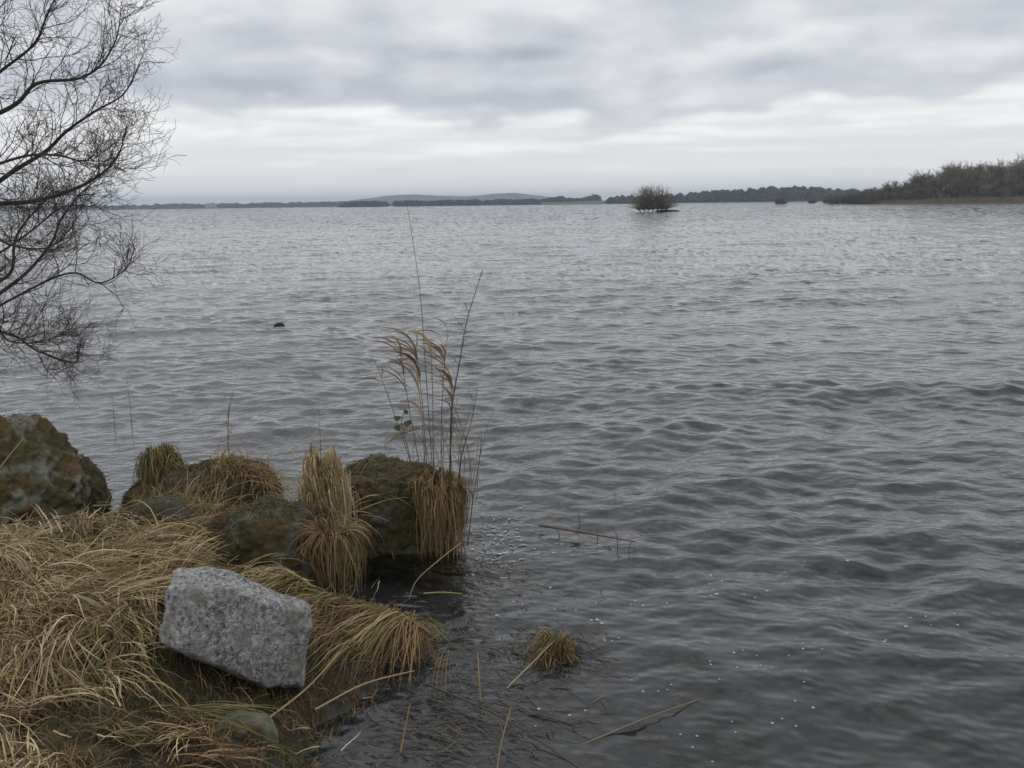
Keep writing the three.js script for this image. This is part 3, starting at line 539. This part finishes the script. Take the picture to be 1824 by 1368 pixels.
// ---------------------------------------------------------------- reeds, shoots and stems
const REEDS = 'reed stalks growing from the big mossy rock';
function reedStalk(label, pts, seed, tops, group, col = [0.17, 0.125, 0.065]) {
  const base = V(...pts[0]), t = thing('reed_stalk', label, 'reed', pts[0], group), r = rng(seed), c = curve(pts.map((p) => V(...p).sub(base)), 18), s = new Geo();
  s.tube(c, tops ? 0.0034 : 0.0026, 0.0012, 5, col); mesh('stem', s.build(), M.dry, t);
  for (let k = 0; k < tops; k++) {   // dead leaves streaming from the upper stem, downwind to the left
    const f = lerp(0.6, 1, (k + 0.5 * r()) / tops), at = c[Math.min(18, Math.round(f * 18))], g = new Geo(), bend = 0.06 + 0.24 * r(), sag = 0.08 + 0.3 * r(), q = at.clone(), d = V(-0.1 + gauss(r) * 0.22, 1, gauss(r) * 0.25).normalize(), L = 0.16 + 0.12 * r(), P = [q.clone()];
    for (let i = 0; i < 8; i++) { q.addScaledVector(d, L / 8); P.push(q.clone()); d.x -= bend + 0.06 * r(); d.y -= 0.02 + sag * i / 8; d.z += 0.05 * gauss(r); d.normalize(); }
    g.strip(P, 0.02 + 0.011 * r(), V(0.35 * gauss(r), 0.5, 1), shade(r, pick(r, [[0.36, 0.215, 0.1], [0.45, 0.295, 0.15], [0.28, 0.165, 0.08], [0.5, 0.36, 0.2]]), 0.2), 0.1, (x) => Math.sin(Math.PI * clamp(0.14 + 0.86 * x)) ** 0.7 + 0.03);
    mesh('leaf', g.build(), M.leaf, t);
  }
  return t;
}
const RZ = -5.7, R3 = (l, dz = 0) => l.map(([x, y], i) => [x, y, RZ + dz * (0.4 + 0.3 * i)]);
reedStalk('reed stalk whose brown leaves stream farthest left of the clump', R3([[-0.52, 0.3], [-0.6, 0.86], [-0.64, 1.19]], 0.03), 201, 9);
reedStalk('reed stalk with the fullest brown leaf plume', R3([[-0.5, 0.3], [-0.53, 0.93], [-0.56, 1.2]], -0.04), 202, 15);
reedStalk('short reed stalk with tattered brown leaves halfway up the clump', R3([[-0.51, 0.3], [-0.52, 0.7], [-0.54, 1.05]], 0.06), 203, 5);
reedStalk('slim reed stalk with a small plume in the middle of the clump', R3([[-0.47, 0.3], [-0.46, 0.93], [-0.46, 1.17]], 0.02), 204, 4);
reedStalk('reed stalk carrying the tallest brown plume at the right', R3([[-0.43, 0.3], [-0.41, 0.86], [-0.375, 1.22]], -0.05), 205, 11);
reedStalk('reed stalk with drooping leaves beside the black shoot', R3([[-0.39, 0.3], [-0.35, 0.75], [-0.345, 1.02]], 0.05), 206, 8);
reedStalk('thin reed stalk leaning far out to the left', R3([[-0.54, 0.32], [-0.69, 0.83], [-0.78, 1.12]], 0.04), 207, 2);
reedStalk('thin bare stem rising tallest above the reeds towards the horizon', R3([[-0.47, 0.3], [-0.5, 1.09], [-0.52, 1.51], [-0.56, 1.86], [-0.585, 2.03]], -0.03), 208, 0, null, [0.12, 0.1, 0.07]);
for (let k = 0; k < 15; k++) { const r = rng(230 + k), x = -0.54 + 0.023 * k; reedStalk('thin leafless reed stem low in the clump on the big mossy rock', R3([[x, 0.28], [x + gauss(r) * 0.03, 0.55], [x + gauss(r) * 0.06, 0.75 + 0.2 * r()]], gauss(r) * 0.06), 240 + k, 0, REEDS); }
function brokenReed(label, stem, tip, seed, n, spread, len) {
  const base = V(...stem[0]), t = thing('broken_reed', label, 'reed', stem[0]), r = rng(seed), c = curve(stem.map((p) => V(...p).sub(base)), 16), s = new Geo();
  s.tube(c, 0.0035, 0.002, 5, [0.36, 0.27, 0.15]); mesh('stem', s.build(), M.dry, t);
  for (let k = 0; k < n; k++) {
    const g = new Geo(), q = c[16 - (k % 4)].clone(), d = V(...tip).add(V(gauss(r) * spread, gauss(r) * spread, gauss(r) * spread)).normalize(), P = [q.clone()], L = len * (0.7 + 0.6 * r());
    for (let i = 0; i < 7; i++) { q.addScaledVector(d, L / 7); P.push(q.clone()); d.y -= 0.12; d.normalize(); }
    g.strip(P, 0.014 + 0.006 * r(), V(0, 0.6, 1), shade(r, [0.46, 0.34, 0.19], 0.2), 0.1, (x) => Math.sin(Math.PI * clamp(0.15 + 0.85 * x)) ** 0.7 + 0.03);
    mesh('leaf', g.build(), M.leaf, t);
  }
}
brokenReed('broken pale reed bent level, its leaves pointing left over the water', [[-0.43, 0.3, -5.6], [-0.4, 0.6, -5.58], [-0.41, 0.775, -5.57], [-0.5, 0.755, -5.55], [-0.6, 0.73, -5.54]], [-1, 0.05, 0.1], 261, 7, 0.22, 0.14);
brokenReed('pale reed bowed to the right with a long limp leaf', [[-0.47, 0.32, -5.55], [-0.45, 0.5, -5.5], [-0.38, 0.62, -5.48], [-0.28, 0.73, -5.47], [-0.22, 0.78, -5.47]], [-0.6, -0.6, 0.1], 262, 3, 0.25, 0.16);
brokenReed('short pale leafy reed at the right edge of the clump', [[-0.27, 0.2, -5.6], [-0.22, 0.5, -5.58], [-0.19, 0.7, -5.57]], [-0.5, -0.5, 0.1], 263, 3, 0.3, 0.11);
function shoot(label, pts, r0, seed, twigs) {
  const base = V(...pts[0]), t = thing('woody_shoot', label, 'shoot', pts[0]), r = rng(seed), c = curve(pts.map((p) => V(...p).sub(base)), 24), s = new Geo();
  s.tube(c, r0 * 0.8, r0 * 0.25, 6, [0.065, 0.052, 0.042]); mesh('stem', s.build(), M.bark, t);
  for (let k = 0; k < twigs; k++) { const g = new Geo(), q = c[8 + Math.floor(k * 15 / twigs)]; branchy(g, r, q, V(gauss(r) * 0.6, 1, gauss(r) * 0.5).normalize(), 0.08 + 0.08 * r(), 0.0016, 1, { wob: 0.12, up: 0, min: 0.0008, kids: { 1: 2 }, open: 0.5, col: [[0.06, 0.045, 0.035]] }); mesh('twig', g.build(), M.bark, t); }
}
shoot('tall dark woody shoot rising from the reeds and forking at the top', [[-0.37, 0.2, -5.62], [-0.36, 0.6, -5.6], [-0.345, 0.86, -5.6], [-0.295, 1.12, -5.6], [-0.25, 1.35, -5.6], [-0.155, 1.64, -5.6]], 0.0075, 271, 7);
shoot('dark woody shoot, second tallest, right of the reeds', [[-0.33, 0.15, -5.56], [-0.31, 0.45, -5.55], [-0.29, 0.6, -5.55], [-0.235, 0.78, -5.55], [-0.195, 0.98, -5.55]], 0.006, 272, 4);
shoot('thin dark shoot at the right edge of the rock, curving up', [[-0.27, 0.05, -5.54], [-0.23, 0.35, -5.53], [-0.19, 0.58, -5.52], [-0.175, 0.74, -5.52]], 0.0045, 273, 2);
shoot('thin dark twig standing in the water behind the brown hump', [[-2.2, -0.05, -7.54], [-2.2, 0.25, -7.54], [-2.18, 0.45, -7.54], [-2.14, 0.62, -7.54]], 0.006, 274, 3);
shoot('taller of two thin stems in the water beyond the left rocks', [[-3.5, -0.2, -8.99], [-3.5, 0.2, -8.99], [-3.51, 0.52, -8.99]], 0.004, 275, 0);
shoot('shorter of two thin stems in the water beyond the left rocks', [[-3.67, -0.2, -9.0], [-3.66, 0.15, -9.0], [-3.66, 0.36, -9.0]], 0.004, 276, 0);
shoot('single thin stem in the water behind the tall straw tussock', [[-1.5, -0.2, -7.6], [-1.5, 0.3, -7.6], [-1.505, 0.55, -7.6]], 0.0035, 277, 0);
{ // dry leaf tuft on the twig behind the hump
  const t = thing('reed_stalk', 'short dry reed with a tan leaf tuft behind the brown hump', 'reed', [-2.19, -0.05, -7.5]), r = rng(280), s = new Geo();
  s.tube(curve([V(0, 0, 0), V(0.0, 0.3, 0), V(0.02, 0.55, 0)], 8), 0.004, 0.002, 5, [0.2, 0.14, 0.08]); mesh('stem', s.build(), M.dry, t);
  for (let k = 0; k < 8; k++) { const g = new Geo(), y = 0.26 + 0.2 * r(); grow(g, r, V(0.005, y, 0), V(gauss(r) * 0.8, 0.6, gauss(r)), 0.1, 0.012, 0.3, shade(r, [0.36, 0.24, 0.13], 0.2), { n: 5 }); mesh('leaf', g.build(), M.leaf, t); }
}
{ // bramble spray
  const t = thing('bramble_sprig', 'bramble sprig with a few round green leaves in the reeds', 'sprig', [-0.6, 0.34, -5.62]), r = rng(290), s = new Geo();
  s.tube(curve([V(0.04, 0, 0), V(0, 0.25, 0), V(-0.035, 0.46, 0.01), V(0.0, 0.5, 0.02)], 10), 0.003, 0.0015, 5, [0.09, 0.06, 0.04]); mesh('stem', s.build(), M.bark, t);
  for (let k = 0; k < 7; k++) { const g = new Geo(), c = V(-0.07 + 0.028 * (k % 4), 0.41 + 0.032 * Math.floor(k / 2), 0.015 * (k % 3)), d = V(gauss(r) * 0.5, -0.4 + 0.3 * r(), 0.5).normalize(), P = []; for (let i = 0; i < 6; i++) P.push(c.clone().addScaledVector(d, i * 0.0085)); g.strip(P, 0.03, V(1, 0.2 * gauss(r), -0.3), shade(r, [0.045, 0.075, 0.035], 0.25), 0.1, (x) => Math.sin(Math.PI * clamp(0.06 + 0.9 * x)) ** 0.6); mesh('leaf', g.build(), M.leaf, t); }
}
// dead reed stems lying about, each its own piece
function deadStem(label, pts, rad, col, group) {
  const base = V(...pts[0]), g = new Geo(); g.tube(curve(pts.map((p) => V(...p).sub(base)), 12), rad * 0.72, rad * 0.4, 6, col, true);
  const m = mesh('dead_reed', g.build(), M.dry); m.position.copy(base); tag(m, label, 'dead reed', group); return m;
}
const PALE = [0.35, 0.255, 0.135], MIDC = [0.26, 0.17, 0.085], DARKC = [0.075, 0.05, 0.032];
deadStem('long dark stem floating towards the bottom edge from the fallen tussock', [[-0.37, 0.04, -3.87], [-0.05, 0.03, -3.6], [0.24, 0.0, -3.27]], 0.007, DARKC);
deadStem('shorter dark stem floating beside the long one', [[-0.02, 0.0, -3.68], [0.1, 0.01, -3.65], [0.23, 0.005, -3.58]], 0.006, DARKC);
deadStem('pale stick leaning from the water up onto the isolated tuft', [[-0.04, 0.0, -3.9], [0.08, 0.05, -4.05], [0.18, 0.08, -4.2]], 0.006, PALE);
deadStem('pale stub standing upright in the shallows near the bottom edge', [[-0.44, -0.05, -3.36], [-0.42, 0.06, -3.45], [-0.4, 0.15, -3.5]], 0.006, MIDC);
deadStem('pale upright broken stub right of the fallen tussock', [[-0.14, -0.05, -3.78], [-0.15, 0.1, -3.8], [-0.155, 0.19, -3.84]], 0.006, PALE);
deadStem('slanting stem rising from the water by the bottom edge', [[-0.08, -0.05, -3.25], [-0.06, 0.05, -3.35], [-0.02, 0.13, -3.5]], 0.005, MIDC);
for (let k = 0; k < 5; k++) deadStem('thin pale stub in the row at the right end of the fallen tussock', [[-0.36 + 0.022 * k, -0.04, -3.88], [-0.34 + 0.016 * k, 0.08, -3.9], [-0.315 + 0.012 * k, 0.17 - 0.01 * (k % 3), -3.92]], 0.0035, k % 2 ? PALE : MIDC, 'stubs in a row');
deadStem('reddish stick floating in the open water right of the reeds', [[0.16, 0.03, -5.96], [0.42, 0.035, -5.8], [0.72, 0.02, -5.66]], 0.01, [0.12, 0.07, 0.045]);
deadStem('long pale reed lying half sunk in the dark water', [[0.25, -0.005, -3.46], [0.5, 0.02, -3.6], [0.84, 0.0, -3.84]], 0.006, [0.2, 0.155, 0.09]);
deadStem('straight pale stem floating in the dark inlet', [[-0.47, 0.03, -4.88], [-0.38, 0.035, -4.88], [-0.27, 0.03, -4.87]], 0.006, PALE);
deadStem('thin straw arching from the rock down into the dark inlet', [[-0.3, 0.12, -5.4], [-0.42, 0.1, -5.15], [-0.52, 0.06, -4.95], [-0.545, 0.0, -4.88]], 0.004, PALE);
deadStem('thick pale stalk lying beside the lower right of the grey boulder', [[-0.93, 0.17, -3.3], [-0.8, 0.19, -3.55], [-0.72, 0.2, -3.85]], 0.006, PALE);
deadStem('pale stalk lying across the fallen tussock', [[-0.76, 0.13, -3.5], [-0.6, 0.14, -3.68], [-0.42, 0.11, -3.85]], 0.006, PALE);
deadStem('short split stalk on the dark soil before the boulder', [[-1.22, 0.25, -3.13], [-1.12, 0.24, -3.2], [-1.02, 0.22, -3.26]], 0.005, MIDC);
deadStem('long straw crossing the dark hollow left of the flat stone', [[-1.6, 0.4, -3.55], [-1.35, 0.32, -3.4], [-1.1, 0.23, -3.22]], 0.0035, PALE);
deadStem('pale twig leaning on the large lichen-grey rock', [[-3.0, 0.42, -5.45], [-2.92, 0.55, -5.5], [-2.8, 0.72, -5.6]], 0.007, [0.3, 0.25, 0.17]);
deadStem('brown bramble stem trailing over the straw above the boulder', [[-2.45, 0.5, -4.7], [-2.0, 0.52, -4.65], [-1.55, 0.42, -4.5], [-1.3, 0.33, -4.35]], 0.005, [0.15, 0.09, 0.055]);
{ // stubs beyond the floating stick
  const r = rng(300);
  for (const [x, z, h] of [[0.5, -5.78, 0.07], [0.6, -5.62, 0.13], [0.66, -5.52, 0.07], [0.28, -5.85, 0.05], [0.42, -6.1, 0.09], [0.7, -6.6, 0.06]]) deadStem('little dark reed stub poking from the water around the floating stick', [[x, -0.1, z], [x + gauss(r) * 0.01, h * 0.5, z], [x + gauss(r) * 0.02, h, z]], 0.004, [0.1, 0.08, 0.04], 'reed stubs around the floating stick');
}
{ // broad dead leaves in the straw
  const r = rng(310);
  [['broad dead leaf standing out of the straw at the left', -2.02, -4.0], ['broad dead blade low in the straw near the bottom left', -1.86, -3.3], ['curled pale blade in the straw above the hollow', -1.62, -3.75]].forEach(([label, x, z]) => {
    const g = new Geo(), y = landY(x, z) + 0.06; grow(g, r, V(0, 0, 0), V(gauss(r) * 0.4, 0.9, 0.5), 0.17, 0.022, 0.1, shade(r, [0.4, 0.3, 0.18], 0.1), { n: 6, wob: 0.05 }); const m = mesh('dead_leaf', g.build(), M.leaf); m.position.set(x, y, z); tag(m, label, 'leaf');
  });
}
// ---------------------------------------------------------------- weed, foam and bubbles on the water
{
  const r = rng(320), g = new Geo();
  for (let i = 0; i < 1500; i++) { // drowned grass and floating bits near the tussocks
    const c = pick(r, [[-0.25, -4.95, 0.28], [-0.2, -4.1, 0.25], [-0.12, -3.6, 0.2], [0.15, -4.3, 0.16], [-0.4, -3.55, 0.22], [-0.25, -5.3, 0.15]]), x = c[0] + gauss(r) * c[2], z = c[1] + gauss(r) * c[2] * 0.8;
    if (shoreDist(x, z) > -0.02) continue;
    const at = afloat(x, z, 0.003), a = gauss(r) * 0.6 + 0.4, L = 0.05 + 0.22 * r() * r() * r(), d = V(Math.cos(a), 0, Math.sin(a) * 0.8);
    g.strip([at, at.clone().addScaledVector(d, L * 0.5).add(V(0, 0.006, 0)), at.clone().addScaledVector(d, L)], 0.003 + 0.002 * r(), V(-d.z, 0.2, d.x), shade(r, pick(r, [[0.06, 0.035, 0.02], [0.09, 0.05, 0.028], [0.12, 0.09, 0.04], [0.04, 0.035, 0.02]]), 0.3));
  }
  tag(mesh('weed', g.build(), M.wet), 'dark drifting weed and grass bits along the waterline', 'weed', null, 'stuff');
}
{
  const white = new THREE.MeshStandardMaterial({ color: 0xdfe2e2, roughness: 0.5 }), film = new THREE.MeshPhysicalMaterial({ color: 0xffffff, roughness: 0.05, transmission: 0.85, thickness: 0 });
  const ring = new THREE.TorusGeometry(1, 0.2, 6, 20); ring.rotateX(Math.PI / 2); const dome = new THREE.SphereGeometry(1, 14, 5, 0, 6.2832, 0, 1.35); dome.scale(1, 0.5, 1);
  const proto = new THREE.Group(); mesh('rim', ring, white, proto); mesh('film', dome, film, proto);
  const r = rng(330);
  for (let i = 0; i < 90; i++) {
    const ln = Math.floor(r() * 9), u = r(), x = lerp([-0.1, 0.2, 0.05, 0.5, 0.9, 0.3, 1.3, 0.0, 0.6][ln], [0.7, 1.3, 0.5, 1.5, 2.2, 0.9, 2.1, 0.4, 1.2][ln], u) + gauss(r) * 0.05, z = -[3.5, 4.6, 4.1, 3.9, 5.1, 5.6, 4.2, 4.8, 3.4][ln] - 0.35 * u + gauss(r) * 0.07; if (shoreDist(x, z) > -0.3) continue;
    const b = proto.clone(), s = 0.003 + 0.0085 * r() * r() * r(); b.name = numbered('foam_bubble'); b.position.copy(afloat(x, z, 0.002)); b.scale.set(s, s, s); scene.add(b);
    tag(b, 'small white bubble floating on the dark water at lower right', 'bubble', 'bubbles drifting off the bank');
  }
  const g = new Geo();
  for (let i = 0; i < 200; i++) { const x = -0.12 + gauss(r) * 0.11, z = -5.75 + gauss(r) * 0.3, q = 0.004 + 0.007 * r() * r(); if (x < -0.28) continue; const at = afloat(x, z, 0.003); g.tube([at, at.clone().add(V(gauss(r) * 0.02, 0.004, gauss(r) * 0.012))], q * 0.5, q * 0.3, 5, [0.62, 0.63, 0.62], true); }
  tag(mesh('foam', g.build(), M.wet), 'broken white foam where waves meet the big mossy rock', 'foam', null, 'stuff');
}

// ---------------------------------------------------------------- the leafless tree leaning in from the left
{
  const t = thing('bare_tree', 'large leafless tree reaching over the water from the left edge', 'tree', [-4.9, 0.3, -7.2]), base = V(-4.9, 0.3, -7.2), r = rng(401);
  const BARK = [0.05, 0.045, 0.03], TW = [[0.085, 0.068, 0.052], [0.1, 0.072, 0.058], [0.07, 0.062, 0.042], [0.115, 0.085, 0.066]];
  const tp = [[-4.95, 0.05], [-4.82, 0.7], [-4.6, 1.9], [-4.4, 3.1], [-4.15, 4.5], [-3.9, 6.2]].map(([x, y]) => V(x, y, -7.2).sub(base));
  mesh('trunk', new Geo().tube(curve(tp, 30), 0.13, 0.04, 10, BARK).build(), M.bark, t);
  const limbs = [
    [[-4.67, 1.84], [-4.03, 2.49], [-3.53, 2.77], [-3.38, 2.88], [-3.14, 2.97], [-2.92, 3.06], [-2.67, 3.24], [-2.54, 3.40]],
    [[-4.72, 1.44], [-4.10, 1.91], [-3.58, 2.26], [-3.31, 2.41], [-3.07, 2.52], [-2.76, 2.67], [-2.56, 2.80], [-2.37, 3.00]],
    [[-4.70, 1.60], [-4.10, 1.91], [-3.60, 2.06], [-3.34, 2.07], [-2.94, 2.15], [-2.72, 2.27], [-2.55, 2.40], [-2.39, 2.56]],
    [[-4.67, 1.84], [-4.07, 2.14], [-3.58, 2.30], [-3.18, 2.39], [-2.93, 2.33], [-2.74, 2.33], [-2.50, 2.42]],
    [[-4.81, 0.70], [-4.20, 1.02], [-3.68, 1.35], [-3.44, 1.47], [-3.25, 1.59], [-3.11, 1.80], [-2.96, 1.98], [-2.75, 2.11]],
    [[-4.79, 0.87], [-4.19, 1.11], [-3.66, 1.48], [-3.53, 1.61], [-3.37, 1.77], [-3.22, 1.94], [-3.00, 2.13], [-2.79, 2.28]],
    [[-4.77, 1.03], [-4.18, 1.19], [-3.70, 1.09], [-3.45, 0.97], [-3.16, 0.85], [-2.96, 0.97]],
    [[-4.75, 1.15], [-4.17, 1.31], [-3.69, 1.19], [-3.51, 1.05], [-3.22, 1.07], [-2.99, 1.13]],
    [[-4.60, 2.30], [-4.00, 2.79], [-3.49, 3.18], [-3.36, 3.30], [-3.25, 3.48], [-3.13, 3.70]],
    [[-4.71, 1.52], [-4.11, 1.83], [-3.61, 1.96], [-3.38, 1.90], [-3.15, 1.78], [-2.87, 1.79], [-2.64, 1.91]],
    [[-4.3, 0.97], [-3.68, 1.35], [-3.26, 1.50], [-3.02, 1.46], [-2.80, 1.51], [-2.67, 1.63]],
    [[-4.64, 1.99], [-4.02, 2.60], [-3.51, 2.97], [-3.25, 3.19], [-3.01, 3.37], [-2.88, 3.55]],
    [[-4.7, 1.3], [-4.1, 1.5], [-3.6, 1.72], [-3.3, 1.85], [-3.0, 2.0], [-2.75, 2.02]],
    [[-4.5, 2.6], [-4.1, 2.9], [-3.6, 3.3], [-3.2, 3.6], [-2.9, 3.9]]];
  limbs.forEach((l, li) => {
    const dz = (li % 5 - 2) * 0.24, r0 = [0.032, 0.034, 0.036, 0.024, 0.034, 0.028, 0.022, 0.018, 0.03, 0.024, 0.016, 0.026, 0.02, 0.024][li];
    const c = curve(l.map(([x, y], i) => V(x - 0.24 * (i / (l.length - 1)) ** 1.5 + gauss(r) * 0.015, y + gauss(r) * 0.02, -7.2 + dz * clamp(i / 2.5) + gauss(r) * 0.05 * (i > 0)).sub(base)), 44);
    const limb = mesh('limb', new Geo().tube(c, r0 * 0.66, 0.0025, 7, shade(r, BARK, 0.15)).build(), M.bark, t);
    const g = new Geo();
    for (let i = 9; i <= 44; i++) {
      const f = i / 44, tan = c[Math.min(44, i + 1)].clone().sub(c[i - 1]).normalize();
      if (i % 3 === 1 && f < 0.7 || i % 3 === 2 && (li === 4 || li === 5 || li === 10 || li === 12)) continue;
      for (let k = 0; k < 1; k++) {
      const s = V(gauss(r) * 0.6, gauss(r) + 0.15, gauss(r));
      branchy(g, r, c[i], tan.clone().addScaledVector(s, 0.75).normalize(), lerp(0.5, 0.26, f) * (0.55 + 0.75 * r()), lerp(0.0065, 0.003, f), 2, { wob: 0.24, up: 0.04, min: 0.0012, kids: { 2: 5, 1: 3 }, open: 0.85, from: 0.15, col: TW });
      }
    }
    mesh('twigs', g.build(), M.bark, limb).userData.kind = 'stuff';
  });
}

// ---------------------------------------------------------------- haze and render
scene.fog = new THREE.FogExp2(0xbfcede, 0.00025);
const renderer = new THREE.WebGLRenderer({ antialias: true });
renderer.shadowMap.enabled = true;
renderer.toneMapping = THREE.LinearToneMapping;
renderer.toneMappingExposure = EXPOSURE;
renderer.setSize(1024, 768);
renderer.render(scene, camera);
